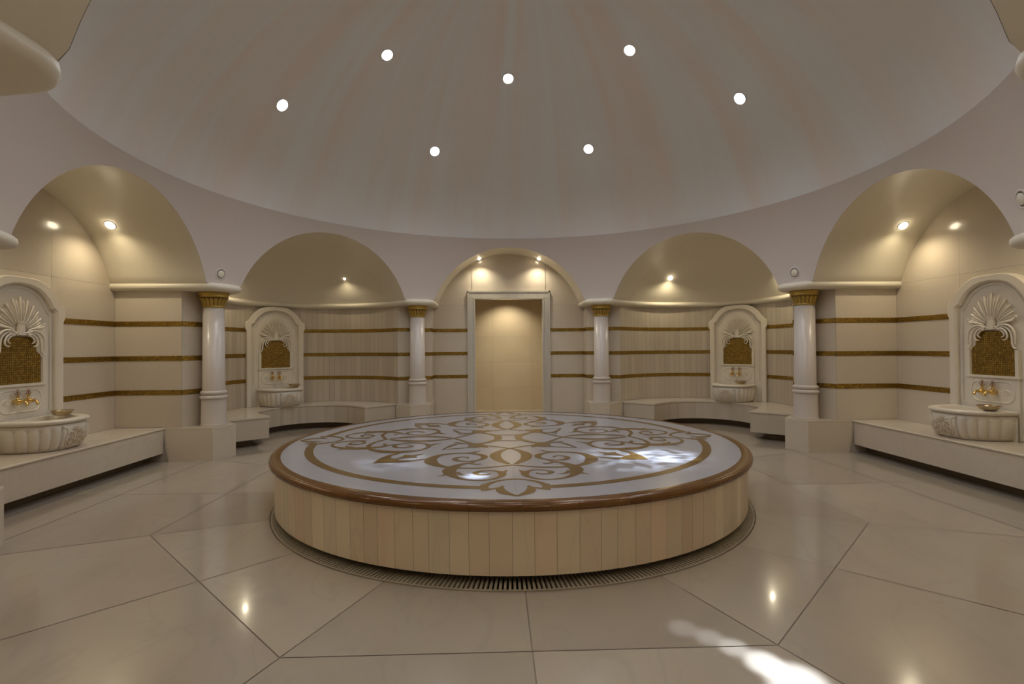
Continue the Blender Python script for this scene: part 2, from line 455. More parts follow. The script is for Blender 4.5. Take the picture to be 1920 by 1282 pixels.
for s_, a1 in ((1, 135), (-1, -135)):
    c1 = (s_*2.12, -4.31); c2 = W(182, DCOR+.07, -s_*1.62)
    c1 = (c1[0], c1[1]+.04); c2 = (c2[0], c2[1]+.03)
    q = [c1, W(a1, 5.1, s_*HALF), W(182, 6.2, -s_*1.9), W(182, 7.6, -s_*1.9), W(182, 7.6, -s_*1.57), c2]
    mb.prism(q, ZC0+.002, ZC1-.01, .5)
    mb.prism([(s_*1.76-.15*(s_ < 0)*0, -4.48), (s_*2.4, -4.36), (s_*2.4, -5.1), (s_*1.76, -5.1)][::-s_], ZC0-.001, ZC1-.02, .5)
struct(mb.build('ceiling_soffit', ['plaster']))

# ---- doorway and corridor beyond it
mb = MB()
mb.face([W(0, 5.15, x, z) for x, z in ((-.80, 2.70), (.80, 2.70), (.80, 3.65), (-.80, 3.65))], .4)
struct(mb.build('wall_front_lintel', ['wall']))
mb = MB()
for s_ in (-1, 1):
    mb.box(*sorted((s_*.735, s_*.875)), 5.115, 5.30, 0, 2.655)
    mb.box(*sorted((s_*.720, s_*.755)), 5.10, 5.30, 0, 2.64)
    mb.box(*sorted((s_*.855, s_*.885)), 5.105, 5.16, 0, 2.81)
mb.box(-.875, .875, 5.115, 5.30, 2.65, 2.80)
mb.box(-.755, .755, 5.10, 5.30, 2.635, 2.665)
mb.box(-.885, .885, 5.105, 5.16, 2.78, 2.815)
mb.box(-.75, .75, 5.10, 5.32, 0, .012)
struct(mb.build('door_1', ['frame']))
mb = MB()
for r_ in range(5):
    for c in range(-2, 3):
        x0, x1 = (c-.5)*.96+.12, (c+.5)*.96+.12
        mb.face([(x0+.001, 6.9, r_*.62+.001), (x1-.001, 6.9, r_*.62+.001), (x1-.001, 6.9, r_*.62+.619), (x0+.001, 6.9, r_*.62+.619)], random.random(), 0)
mb.face([(-2.4, 6.904, 0), (2.4, 6.904, 0), (2.4, 6.904, 3.1), (-2.4, 6.904, 3.1)], 0, 1)
struct(mb.build('wall_corridor', ['cream', 'grout']))
mb = MB()
mb.face([(-2.4, 5.30, .06), (2.4, 5.30, .06), (2.4, 6.9, .06), (-2.4, 6.9, .06)], .3)
mb.face([(-.75, 5.30, 0), (.75, 5.30, 0), (.75, 5.30, .06), (-.75, 5.30, .06)], .3)
struct(mb.build('floor_corridor', ['cream']))
mb = MB()
mb.face([(-2.4, 5.30, 2.95), (-2.4, 6.9, 2.95), (2.4, 6.9, 2.95), (2.4, 5.30, 2.95)], .3)
for s_ in (-1, 1):
    mb.face([(s_*2.4, 5.3, 0), (s_*2.4, 6.9, 0), (s_*2.4, 6.9, 3), (s_*2.4, 5.3, 3)], .3)
    mb.face([(s_*.87, 5.3, 0), (s_*2.4, 5.3, 0), (s_*2.4, 5.3, 3), (s_*.87, 5.3, 3)], .3)
mb.face([(-.87, 5.3, 2.66), (.87, 5.3, 2.66), (.87, 5.3, 3), (-.87, 5.3, 3)], .3)
struct(mb.build('ceiling_corridor', ['cream']))

# ------------------------------------------------------------------ columns on pedestals
def column(ang_v, label):
    nloc = Vector((S(R(ang_v)), K(R(ang_v)), 0))
    rz = -R(ang_v)
    root = empty('column', (nloc.x*4.85, nloc.y*4.85, 0), rz, label, 'column', 'marble columns between the bays')
    # local frame : +y outward, +x tangential ; origin at column axis
    def loc(ang, d, lat):
        x, y = W(ang, d, lat); a = R(ang_v)
        return (x*K(a)-y*S(a), x*S(a)+y*K(a)-4.85)
    a1, a2 = ang_v-22.5, ang_v+22.5
    h = HALF-.012
    low = [loc(a1, 4.99, h), loc(a1, DCOR, h), loc(a2, DCOR, -h), loc(a2, 4.99, -h)]
    top = [loc(a1, 5.07, h), loc(a1, DCOR, h), loc(a2, DCOR, -h), loc(a2, 5.07, -h)]
    mb = MB(); mb.prism(low, 0, ZPED-.03, .3, 0, [(l[0]+(t[0]-l[0])*.94, l[1]+(t[1]-l[1])*.94) for l, t in zip(low, top)])
    mb.prism(top, ZPED-.0285, ZPED, .6, 0)
    mb.build('pedestal', ['bench'], root)
    mb = MB()
    mb.lathe([(.0, ZPED), (.178, ZPED), (.180, ZPED+.012), (.174, ZPED+.022), (.171, ZPED+.03), (.166, .862), (.152, .99), (.143, 2.235), (0, 2.235)], 56)
    mb.build('shaft', ['column'], root)
    mb = MB()
    pr = [(.150, .862)]
    for zc, rr in ((.893, .186), (.962, .178)):
        for k in range(9):
            t = -PI/2+PI*k/8; pr.append((rr-.024+.024*K(t), zc+.029*S(t)))
    pr.append((.150, .995))
    mb.lathe(pr, 56); mb.build('collar', ['column'], root)
    # gilded capital
    mb = MB(); n = 160
    prof = [(.146, 2.215), (.153, 2.222), (.153, 2.238), (.147, 2.244)]
    mb.lathe(prof, n)
    prof = [(.146+.040*(t**2.2), 2.244+.118*t) for t in [k/10 for k in range(11)]]
    mb.lathe(prof, n, m=1)
    mb.lathe([(.183, 2.362), (.196, 2.368), (.196, 2.39), (.190, 2.396), (.206, 2.405), (.210, 2.44), (0, 2.44)], n)
    cap = mb.build('capital', ['gold', 'mgrout'], root)
    mb = MB()
    for k in range(18):
        a = 2*PI*k/18; rows = []
        for j in range(9):
            t = j/8; r_ = .153+.046*(t**2.2)+(.006 if t > .8 else 0); z = 2.244+.116*t-(.010 if j == 8 else 0); wd = .0235*(.85+.35*t)*(1 if t < .8 else (1-(t-.8)*3.2))
            rows.append([((r_-q*.010)*K(a+wd*u/r_), (r_-q*.010)*S(a+wd*u/r_), z) for u, q in ((-1, 1), (-.75, .15), (-.35, 0), (0, .35), (.35, 0), (.75, .15), (1, 1))])
        mb.grid(rows, 0, 0, True)
    mb.build('leaf_band', ['gold'], cap)
    return root
for a, lb in ((-22.5, 'white marble column with gold capital left of the central doorway'), (22.5, 'white marble column with gold capital right of the central doorway'),
              (-67.5, 'large white marble column with gold capital between left basin bay and curved niche'), (67.5, 'large white marble column with gold capital between right basin bay and curved niche'),
              (-112.5, 'marble column pedestal at the left edge in front of the long bench'), (112.5, 'marble column pedestal at the right edge in front of the long bench')):
    column(a, lb)

# ------------------------------------------------------------------ central heated platform
plat = empty('navel_stone', (PCX, PCY, 0), 0, 'large round raised marble platform with bronze arabesque inlay in the room centre', 'platform')
ZP = .55
mb = MB(); n = 112; edges = [0]
while edges[-1] < 2*PI-.03: edges.append(edges[-1]+random.uniform(.045, .068))
edges[-1] = 2*PI
for i in range(len(edges)-1):
    t = random.random()
    for j in range(2):
        a = edges[i]+(edges[i+1]-edges[i])*j/2+(.0004 if j == 0 else 0); b = edges[i]+(edges[i+1]-edges[i])*(j+1)/2-(.0004 if j == 1 else 0)
        rows = [[(r_*S(u), r_*K(u)-oy, z) for u in (a, b)] for r_, z, oy in ((2.505, .495, 0), (2.50, .44, 0), (2.472, .06, .05))]
        mb.grid(rows, t, 0, False)
mb.lathe([(2.494, .49), (2.464, .062), (2.28, .05)], 128, m=1, smooth=False, c=(0, 0))
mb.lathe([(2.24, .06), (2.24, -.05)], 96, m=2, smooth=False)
drum = mb.build('drum', ['drum', 'grout', 'dark'], plat)
# correct the backing shift (follows the drum's slight batter)
for v in drum.data.vertices[-(128*3+96*2):]:
    if v.co.z < .1: v.co.y -= .05
mb = MB()
mb.lathe([(0, ZP), (.8, ZP), (1.6, ZP), (2.444, ZP)], 128, t=.3, smooth=False)
mb.build('top_slab', ['white'], plat)
mb = MB(); nt_ = 84
for k in range(nt_):
    t = random.random()
    for j in range(3):
        a = 2*PI*(k+j/3)/nt_+(.0005 if j == 0 else 0); b = 2*PI*(k+(j+1)/3)/nt_-(.0005 if j == 2 else 0)
        pr = [(2.440, ZP+.002), (2.505, ZP+.002), (2.527, ZP-.004), (2.541, ZP-.018), (2.545, ZP-.034), (2.541, ZP-.052), (2.520, ZP-.062), (2.49, ZP-.062)]
        mb.grid([[(r_*S(u), r_*K(u), z) for u in (a, b)] for r_, z in pr], t, 0, True)
mb.lathe([(2.440, ZP+.0005), (2.50, ZP+.0005), (2.538, ZP-.03), (2.50, ZP-.06)], 128, m=1)
mb.build('edge_trim', ['rim', 'mgrout'], plat)

# arabesque inlay, drawn in platform coordinates (front lobe towards -y, left half given; turned and mirrored)
PX, PY = -.03, .03       # centre of the pattern relative to the platform
inl = MB(); lay = [0]
def stroke(pts, wid, tf, n=6):
    w_ = wid if isinstance(wid, list) else [wid]*len(pts)
    c = catmull([(p[0], p[1], w) for p, w in zip(pts, w_)], n)
    lay[0] += 1; z = ZP+.0012+lay[0]*.000004
    rows = []
    for i, p in enumerate(c):
        d = c[min(i+1, len(c)-1)]-c[max(i-1, 0)]; l = math.hypot(d.x, d.y) or 1
        nx, ny = -d.y/l, d.x/l; h = max(p.z*1.05, .001)/2
        rows.append([(*tf(p.x+nx*h, p.y+ny*h), z), (*tf(p.x-nx*h, p.y-ny*h), z)])
    inl.grid(rows, 0, 0, False)
def blob(pts, tf):
    lay[0] += 1; z = ZP+.0012+lay[0]*.000004
    inl.face([(*tf(*p), z) for p in pts])
def TF(rot, mir):
    def f(x, y):
        if mir: x = -x
        a = rot*PI/2
        return (PX+x*K(a)-y*S(a), PY+x*S(a)+y*K(a))
    return f
def lobe(tf):
    # crescent of the central pointed oval
    stroke([(.0, -.63), (-.09, -.76), (-.145, -.92), (-.15, -1.04), (-.12, -1.19), (-.03, -1.37)], [.035, .06, .095, .105, .085, .04], tf)
    # large spiral
    stroke([(.02, -1.40), (-.12, -1.46), (-.27, -1.51), (-.43, -1.51), (-.56, -1.47), (-.67, -1.38), (-.74, -1.25), (-.755, -1.10), (-.70, -.96), (-.60, -.885), (-.47, -.86), (-.35, -.90), (-.265, -1.0),
            (-.265, -1.12), (-.34, -1.21), (-.44, -1.235), (-.52, -1.18), (-.53, -1.09), (-.475, -1.04), (-.42, -1.06), (-.41, -1.11)],
           [.03, .035, .04, .045, .05, .075, .115, .10, .065, .05, .045, .05, .065, .05, .035, .04, .055, .045, .035, .03, .02], tf)
    stroke([(-.44, -.87), (-.37, -.83), (-.30, -.74)], [.07, .05, .004], tf)
    # small spiral
    stroke([(-.28, -1.35), (-.33, -1.365), (-.385, -1.31)], [.02, .035, .03], tf)
    stroke([(-.33, -1.20), (-.38, -1.30), (-.46, -1.36), (-.52, -1.47), (-.545, -1.60), (-.52, -1.73), (-.46, -1.84), (-.37, -1.91), (-.26, -1.935), (-.17, -1.90), (-.105, -1.81), (-.095, -1.71), (-.14, -1.635), (-.21, -1.605), (-.28, -1.63), (-.32, -1.69), (-.285, -1.75), (-.22, -1.75), (-.19, -1.71)],
           [.03, .045, .06, .10, .115, .085, .05, .035, .03, .035, .05, .065, .04, .03, .035, .05, .035, .03, .02], tf)
    stroke([(-.53, -1.66), (-.575, -1.745), (-.63, -1.79)], [.06, .03, .004], tf)
    stroke([(-.49, -1.66), (-.43, -1.74), (-.36, -1.76)], [.07, .03, .004], tf)
    stroke([(-.11, -1.74), (-.075, -1.66), (-.05, -1.60)], [.06, .04, .004], tf)
    # tip leaf
    stroke([(.01, -1.905), (-.10, -1.94), (-.19, -2.02), (-.235, -2.11)], [.035, .035, .045, .06], tf)
    blob([(-.20, -2.05), (-.26, -2.06), (-.275, -2.14), (-.25, -2.25), (-.19, -2.19), (-.21, -2.12)], tf)
    stroke([(-.235, -2.235), (-.17, -2.185), (-.08, -2.125)], [.02, .03, .006], tf)
    stroke([(-.095, -2.10), (-.115, -2.19), (-.09, -2.29), (.0, -2.385)], [.005, .06, .07, .02], tf)
    # half of the diagonal leaf
    stroke([(-.745, -1.06), (-.79, -1.10), (-.86, -1.14)], [.03, .035, .045], tf)
    blob([(-1.27, -1.27), (-1.07, -1.255), (-.93, -1.215), (-.80, -1.125), (-.83, -1.095), (-.94, -1.155), (-1.04, -1.16), (-1.09, -1.09)][::-1], tf)
    blob([(-1.12, -1.12), (-1.03, -1.07), (-.97, -1.05), (-.895, -1.045), (-.92, -.975), (-.85, -.85), (-1.0, -1.0)], tf)
def inner(tf):
    # strap from oval crossing to the node
    stroke([(.0, -.645), (-.10, -.57), (-.21, -.50), (-.34, -.44)], [.03, .035, .045, .07], tf)
    # strap from side crossing to the node
    stroke([(-.63, .0), (-.55, -.12), (-.47, -.25), (-.38, -.42)], [.03, .04, .05, .08], tf)
    # node
    blob([(-.44, -.38), (-.36, -.32), (-.30, -.36), (-.24, -.50), (-.22, -.60), (-.30, -.56), (-.38, -.60), (-.44, -.54)], tf)
    # C shape
    stroke([(-.34, -.38), (-.25, -.30), (-.19, -.22), (-.13, -.12), (-.115, .0)], [.05, .05, .07, .08, .085], tf)
    stroke([(-.16, -.19), (0, -.19)], [.028, .028], tf, 2)
    # heart shaped leaf loop
    stroke([(-.38, -.42), (-.47, -.345), (-.57, -.37), (-.62, -.45), (-.70, -.66)], [.05, .03, .035, .05, .006], tf)
    stroke([(-.70, -.67), (-.60, -.63), (-.50, -.60), (-.38, -.55)], [.01, .03, .03, .04], tf)
    stroke([(-.44, -.37), (-.52, -.31), (-.60, -.28)], [.04, .035, .05], tf)
for rot in range(4):
    for mir in (0, 1): lobe(TF(rot, mir))
for rot in (0, 2):
    for mir in (0, 1): inner(TF(rot, mir))
# ring, interrupted at the four leaves
for q in range(4):
    a0, a1 = R(q*90+6.6), R(q*90+83.4)
    lay[0] += 1; z = ZP+.0012
    inl.grid([[(PX+r_*S(a0+(a1-a0)*k/60), PY+r_*K(a0+(a1-a0)*k/60), z) for k in range(61)] for r_ in (2.12, 2.205)], 0, 0, False)
inl.build('inlay', ['bronze'], plat)
# fine joints between the top slabs
for k in range(16):
    mb = MB()
    a = R(k*22.5); r0_, r1_ = (1.45 if k % 2 == 0 else 1.9), 2.40
    mb.face([(PX+r0_*S(a)-.0012*K(a), PY+r0_*K(a)+.0012*S(a), ZP+.0006), (PX+r1_*S(a)-.0012*K(a), PY+r1_*K(a)+.0012*S(a), ZP+.0006),
             (PX+r1_*S(a)+.0012*K(a), PY+r1_*K(a)-.0012*S(a), ZP+.0006), (PX+r0_*S(a)+.0012*K(a), PY+r0_*K(a)-.0012*S(a), ZP+.0006)])
    mb.build('slab_joint', ['grout'], plat)

# drain grate under the platform edge
mb = MB(); nb = 470; gc = (FX, FY)
for k in range(nb):
    a = 2*PI*k/nb; hw = .0085
    def pt(r_, s_): return (gc[0]+r_*S(a)+s_*hw*K(a), gc[1]+r_*K(a)-s_*hw*S(a))
    p = [pt(2.26, -1), pt(2.26, 1), pt(2.478, 1), pt(2.478, -1)]
    mb.face([(*q, .004) for q in reversed(p)], 0)
    for i, j in ((0, 1), (1, 2), (2, 3), (3, 0)): mb.face([(*p[i], -.02), (*p[j], -.02), (*p[j], .004), (*p[i], .004)], 0)
mb.grid([[(gc[0]+r_*S(2*PI*k/120), gc[1]+r_*K(2*PI*k/120), z) for k in range(120)] for r_, z in ((2.474, -.02), (2.474, .004), (2.490, .004), (2.490, -.02))], 0, 0, False, closev=True)
mb.grid([[(gc[0]+r_*S(2*PI*k/120), gc[1]+r_*K(2*PI*k/120), z) for k in range(120)] for r_, z in ((2.20, -.02), (2.20, .004), (2.262, .004), (2.262, -.02))], 0, 0, False, closev=True)
tag(mb.build('drain_grate', ['grate']), 'slotted drain grate ring on floor under the round platform', 'drain grate')

# ------------------------------------------------------------------ benches
def side_bench(ang, label):
    root = empty('bench', W(ang, 5.4, 0, 0), -R(ang), label, 'bench', 'straight benches of the basin bays')
    y0, yb = 5.03-5.4, 5.735-5.4; h = HALF-.014
    mb = MB()
    mb.grid([[(x, y, z) for x in (-h, h)] for y, z in ((yb, ZPED), (y0+.012, ZPED), (y0+.003, ZPED-.005), (y0, ZPED-.013), (y0+.003, ZPED-.023), (y0+.012, ZPED-.028), (yb, ZPED-.028))], .4, 0, False)
    mb.build('seat_slab', ['bench'], root)
    mb = MB()
    xs = [-h, -.62, .55, h]
    for k in range(3):
        a, b = xs[k]+.001, xs[k+1]-.001
        mb.face([(a, y0+.035, .115), (b, y0+.035, .115), (b, y0+.016, ZPED-.032), (a, y0+.016, ZPED-.032)], random.random())
    mb.face([(-h, y0+.04, .115), (h, y0+.04, .115), (h, y0+.08, .115), (-h, y0+.08, .115)], .2)
    mb.face([(-h, y0+.08, .115), (h, y0+.08, .115), (h, y0+.08, ZPED-.03), (-h, y0+.08, ZPED-.03)], .2)
    mb.face([(-h, y0+.022, .12), (h, y0+.022, .12), (h, y0+.018, ZPED-.028), (-h, y0+.018, ZPED-.028)], .2)
    mb.build('front_panel', ['bench'], root)
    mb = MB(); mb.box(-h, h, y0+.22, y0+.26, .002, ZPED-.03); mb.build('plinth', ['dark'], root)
side_bench(90, 'long straight marble bench under the right basin')
side_bench(-90, 'long straight marble bench under the left basin')
def niche_bench(ang, label):
    root = empty('bench', W(ang, 5.1, 0, 0), -R(ang), label, 'bench', 'curved benches of the niches')
    df, ci, ri = 4.87-5.1, 5.2-5.1, .90
    def inner_(ri_, n=36, e=0.0): return [(-ri_, df+e)]+[(-ri_*K(PI*k/n), ci+ri_*S(PI*k/n)) for k in range(n+1)]+[(ri_, df+e)]
    def outer_(n=36): return [(-1.59*K(PI*k/n), 1.59*S(PI*k/n)) for k in range(n+1)]
    mb = MB()
    i_ = inner_(ri-.012, 36, -.012); o_ = [(-1.59, df-.012)]+outer_()+[(1.59, df-.012)]
    mb.grid([[(*p, ZPED) for p in i_], [(*p, ZPED) for p in o_]], .4, 0, False)
    mb.grid([[(*p, ZPED-.028) for p in i_], [(*p, ZPED-.028) for p in o_]], .4, 0, False)
    mb.grid([[(*p, ZPED) for p in i_], [(*p, ZPED-.028) for p in i_]], .4, 0, False)
    for s_ in (-1, 1):
        mb.face([(s_*(ri-.012), df-.012, ZPED-.028), (s_*1.59, df-.012, ZPED-.028), (s_*1.59, df-.012, ZPED), (s_*(ri-.012), df-.012, ZPED)], .4)
    mb.build('seat_slab', ['bench'], root)
    mb = MB()
    pts = inner_(ri, 40)
    for k in range(len(pts)-1):
        (x0, y0), (x1, y1) = pts[k], pts[k+1]; t = random.random()
        fx = lambda x, y: (x*(1.0), y)
        mb.face([(x0, y0+.0, .12), (x1, y1, .12), (x1, y1, ZPED-.03), (x0, y0, ZPED-.03)], t)
    for s_ in (-1, 1):
        mb.face([(s_*ri, df, .12), (s_*1.585, df, .12), (s_*1.585, df, ZPED-.03), (s_*ri, df, ZPED-.03)], random.random())
    i2 = inner_(ri, 40); i3 = inner_(ri+.06, 40, .06)
    mb.grid([[(*p, .12) for p in i2], [(*p, .12) for p in i3], [(*p, ZPED-.03) for p in i3]], .2, 0, False)
    for s_ in (-1, 1):
        mb.face([(s_*ri, df, .12), (s_*1.585, df, .12), (s_*1.585, df+.06, .12), (s_*(ri+.06), df+.06, .12)], .2)
        mb.face([(s_*(ri+.06), df+.06, .12), (s_*1.585, df+.06, .12), (s_*1.585, df+.06, ZPED-.03), (s_*(ri+.06), df+.06, ZPED-.03)], .2)
    mb.build('front_panel', ['strip'], root)
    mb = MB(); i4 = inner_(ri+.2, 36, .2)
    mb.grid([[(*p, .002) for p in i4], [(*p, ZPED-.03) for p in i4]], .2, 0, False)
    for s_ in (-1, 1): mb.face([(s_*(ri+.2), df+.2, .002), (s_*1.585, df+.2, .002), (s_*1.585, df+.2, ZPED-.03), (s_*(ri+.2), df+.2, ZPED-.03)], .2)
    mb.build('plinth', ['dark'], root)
niche_bench(-45, 'curved marble bench inside the rounded niche left of the doorway')
niche_bench(45, 'curved marble bench inside the rounded niche right of the doorway')

# ------------------------------------------------------------------ carved wall fountains
def sym(right): return right+[(-x, z) for x, z in reversed(right) if abs(x) > 1e-6]
OUT = [(.56, ZPED), (.56, 1.93), (.565, 1.97), (.59, 2.0), (.59, 2.10), (.575, 2.13), (.53, 2.15), (.495, 2.19), (.45, 2.26), (.39, 2.325), (.31, 2.385), (.22, 2.425), (.11, 2.45), (0, 2.458)]
OUT = [(x, min(z, 2.436)) for x, z in OUT]
INN = [(.46, .86), (.46, 2.055), (.45, 2.075), (.41, 2.09), (.39, 2.13), (.35, 2.19), (.295, 2.25), (.22, 2.305), (.12, 2.34), (0, 2.352)]
def resample(path, n):
    d = [0]
    for a, b in zip(path, path[1:]): d.append(d[-1]+math.hypot(b[0]-a[0], b[1]-a[1]))
    out = []
    for k in range(n):
        t = d[-1]*k/(n-1); i = max(j for j in range(len(d)-1) if d[j] <= t+1e-9)
        u = (t-d[i])/((d[i+1]-d[i]) or 1); out.append((path[i][0]+(path[i+1][0]-path[i][0])*u, path[i][1]+(path[i+1][1]-path[i][1])*u))
    return out
def full(path):   # right bottom -> top -> left bottom
    return path+[(-x, z) for x, z in reversed(path[:-1])]
def tap(parent, x):
    mb = MB()
    y = -.05
    mb.tube([(x, y+.012, 1.03), (x, y-.008, 1.03), (x, y-.016, 1.03)], [.038, .038, .022], 16)
    mb.tube([(x, y-.01, 1.03), (x, y-.035, 1.03), (x, y-.05, 1.03), (x, y-.075, 1.03), (x, y-.10, 1.03), (x, y-.12, 1.03)], [.020, .018, .030, .034, .030, .016], 14)
    mb.tube([(x, y-.11, 1.03), (x, y-.14, 1.032), (x, y-.165, 1.022), (x, y-.175, 1.0), (x, y-.176, .985)], [.014, .013, .014, .015, .017], 12)
    mb.tube([(x, y-.072, 1.03), (x, y-.072, 1.0), (x, y-.072, .985)], [.02, .015, .004], 10)
    mb.tube([(x, y-.072, 1.05), (x, y-.072, 1.066), (x, y-.072, 1.085), (x, y-.072, 1.10)], [.022, .014, .012, .016], 12)
    t = mb.build('tap', ['brass'], parent)
    mb = MB()
    zc = 1.118
    for k in range(3):
        a = PI/2+k*2*PI/3
        cx, cz = x+.021*K(a), zc+.010+.021*S(a)
        mb.tube([(cx+.0135*K(2*PI*j/12), y-.072, cz+.0135*S(2*PI*j/12)) for j in range(13)], .005, 6, cap=False)
    mb.tube([(x, y-.072, 1.095), (x, y-.072, zc+.012)], [.008, .006], 8)
    mb.build('handle', ['copper'], t)
def wall_fountain(ang, dist, lat, label):
    root = empty('wall_fountain', W(ang, dist, lat, ZPED+.002), -R(ang), label, 'wall fountain', 'carved marble wall fountains')
    dz = -ZPED
    def place(mb, name, mats, par=None):
        mb.v = [(x, y, z+dz) for x, y, z in mb.v] if par is None else mb.v
        return mb.build(name, mats, par or root)
    YF = -.105
    # frame
    mb = MB(); no = resample(OUT, 60); ni = resample([(.46, ZPED)]+INN, 60)
    o_, i_ = full(no), full(ni)
    rows = [[(x, .0, z) for x, z in o_], [(x, YF+.012, z) for x, z in o_], [(x*.985, YF, ZPED+(z-ZPED)*.994) for x, z in o_]]
    i1 = [(x*1.04, z+(.018 if z > 2.0 else 0)) for x, z in i_]
    rows += [[(x, YF, z) for x, z in i1], [(x, YF+.022, z) for x, z in i_], [(x, YF+.06, z) for x, z in i_]]
    mb.grid(rows, 0, 0, False)
    place(mb, 'frame', ['carve'])
    # back slab with inner fillet
    mb = MB()
    mb.slab([(.475, ZPED+.002), (.475, 2.06), (.42, 2.10), (.31, 2.25), (.13, 2.35), (-.13, 2.35), (-.31, 2.25), (-.42, 2.10), (-.475, 2.06), (-.475, ZPED+.002)], YF+.055, -.005)
    fl = full(resample([(.415, .90), (.415, 2.03)]+[(x*.90, z-.035) for x, z in INN[3:]], 50))
    mb.tube([(x, YF+.052, z) for x, z in fl], .011, 6)
    place(mb, 'back_panel', ['carve'])
    # central block: tap plate and mosaic surround
    mb = MB()
    mb.slab([(-.325, ZPED+.004), (.325, ZPED+.004), (.325, 1.205), (-.325, 1.205)], YF+.03, YF+.054)
    mb.slab([(-.335, 1.195), (.335, 1.195), (.335, 1.222), (-.335, 1.222)], YF+.012, YF+.054)
    for s_ in (-1, 1):
        mb.slab([(s_*.285, 1.222), (s_*.325, 1.222), (s_*.325, 1.53), (s_*.285, 1.53)][::s_], YF+.018, YF+.054)
    ov = [(.0, 1.15), (.17, 1.15), (.235, 1.13), (.27, 1.07), (.27, .99), (.235, .93), (.17, .905), (0, .905)]
    ov = ov+[(-x, z) for x, z in reversed(ov[1:-1])]+[ov[0]]
    mb.tube([(p.x, YF+.030, p.z) for p in catmull([(x, 0, z) for x, z in ov], 4)], .0085, 6, cap=False)
    for s_ in (-1, 1):
        mb.tube([(s_*.175+.036*K(2*PI*k/16), YF+.03, 1.03+.025*S(2*PI*k/16)) for k in range(17)], .006, 5, cap=False)
        mb.tube([(s_*.175+.012*K(2*PI*k/10), YF+.03, 1.03+.010*S(2*PI*k/10)) for k in range(11)], .006, 5, cap=False)
    place(mb, 'tap_plate', ['carve'])
    # gold mosaic field
    mb = MB()
    def hw(z): return .285 if z < 1.545 else (.285-(z-1.545)*1.2 if z < 1.59 else (.225 if z < 1.70 else .225-(z-1.70)*1.5))
    zz = 1.224; ts = .0262
    mb.slab([(-.283, 1.222), (.283, 1.222), (.283, 1.54), (.228, 1.59), (.222, 1.70), (.16, 1.76), (-.16, 1.76), (-.222, 1.70), (-.228, 1.59), (-.283, 1.54)], YF+.047, YF+.054, 1)
    while zz < 1.745:
        k = int(hw(zz+ts/2)/ts*2)
        for i in range(k):
            x0 = -k*ts/2+i*ts+.0026; t1, t2 = random.uniform(-.0007, .0007), random.uniform(-.0007, .0007); y = YF+.0435
            mb.face([(x0, y+t1, zz+.0026), (x0+ts-.0052, y+t2, zz+.0026), (x0+ts-.0052, y-t1, zz+ts-.0026), (x0, y-t2, zz+ts-.0026)], random.random(), 0)
        zz += ts
    place(mb, 'mosaic_field', ['mosaic', 'mgrout'])
    # shell and scrolls carved in relief
    mb = MB(); cz = 1.80; y = YF+.045
    mb.slab([(-.034, 1.775), (.034, 1.775), (.036, 1.915), (-.036, 1.915)], YF+.008, y)
    mb.slab([(-.042, 1.912), (.042, 1.912), (.042, 1.924), (-.042, 1.924)], YF+.002, y)
    for k in range(-10, 11):
        a = R(k*7.1); ln = (.415-.011*abs(k)) if k % 2 == 0 else (.385-.010*abs(k))
        r0_ = .11
        p = [(r_*S(a), y-.010-.014*S(PI*min(1, (r_-r0_)/(ln-r0_))**.7), cz+r_*K(a)) for r_ in [r0_+(ln-r0_)*j/8 for j in range(9)]]
        wd = .0062 if k % 2 else .0115
        mb.tube(p, [wd*.45, wd*.55, wd*.65, wd*.75, wd*.85, wd*.95, wd*1.05, wd*1.1, wd*.3], 7)
    for s_ in (-1, 1):
        sp = [(s_*(.055+(.024-.0016*j)*K(j*.62)), YF+.012, 1.785+(.024-.0016*j)*S(j*.62)) for j in range(15)]
        mb.tube(sp, [.009-.0004*j for j in range(15)], 7)
        def st(pts, w0, w1, dy=0.0, fl=1.0):
            c = catmull([(s_*x, YF+.018+dy, z) for x, z in pts], 6); n_ = len(c)
            mb.tube(c, [w0+(w1-w0)*i/(n_-1)+.006*S(PI*i/(n_-1)) for i in range(n_)], 7)
        st([(.07, 1.80), (.13, 1.845), (.21, 1.86), (.275, 1.875), (.305, 1.92)], .007, .005)
        st([(.07, 1.79), (.14, 1.825), (.22, 1.815), (.28, 1.76), (.30, 1.68), (.298, 1.60)], .007, .007, -.004)
        st([(.075, 1.78), (.14, 1.803), (.20, 1.785), (.245, 1.73), (.258, 1.66), (.262, 1.59), (.285, 1.55), (.315, 1.545)], .007, .007)
        st([(.08, 1.772), (.135, 1.782), (.18, 1.755), (.205, 1.705), (.200, 1.665), (.17, 1.645), (.145, 1.65)], .007, .004, -.003)
        st([(.08, 1.765), (.12, 1.762), (.155, 1.735), (.165, 1.70), (.13, 1.675)], .006, .004)
        mb.tube([(s_*.30+.012*K(j*.7)*(1-j/12), YF+.018, 1.905+.014*S(j*.7)*(1-j/12)) for j in range(9)], .008, 6)
    place(mb, 'shell_carving', ['carve'])
    # taps (built at real height, then lowered)
    before = set(root.children)
    for x in (-.085, .05): tap(root, x)
    for c in root.children:
        if c not in before: c.location.z = dz
    return root
wall_fountain(90, 5.738, -.03, 'large carved shell wall fountain above basin in the right bay')
wall_fountain(-90, 5.738, .03, 'large carved shell wall fountain above basin in the left bay')
wall_fountain(-45, 6.60, -.10, 'carved wall fountain with gold mosaic in the curved niche left of doorway')
wall_fountain(45, 6.60, .10, 'carved wall fountain with gold mosaic in the curved niche right of doorway')

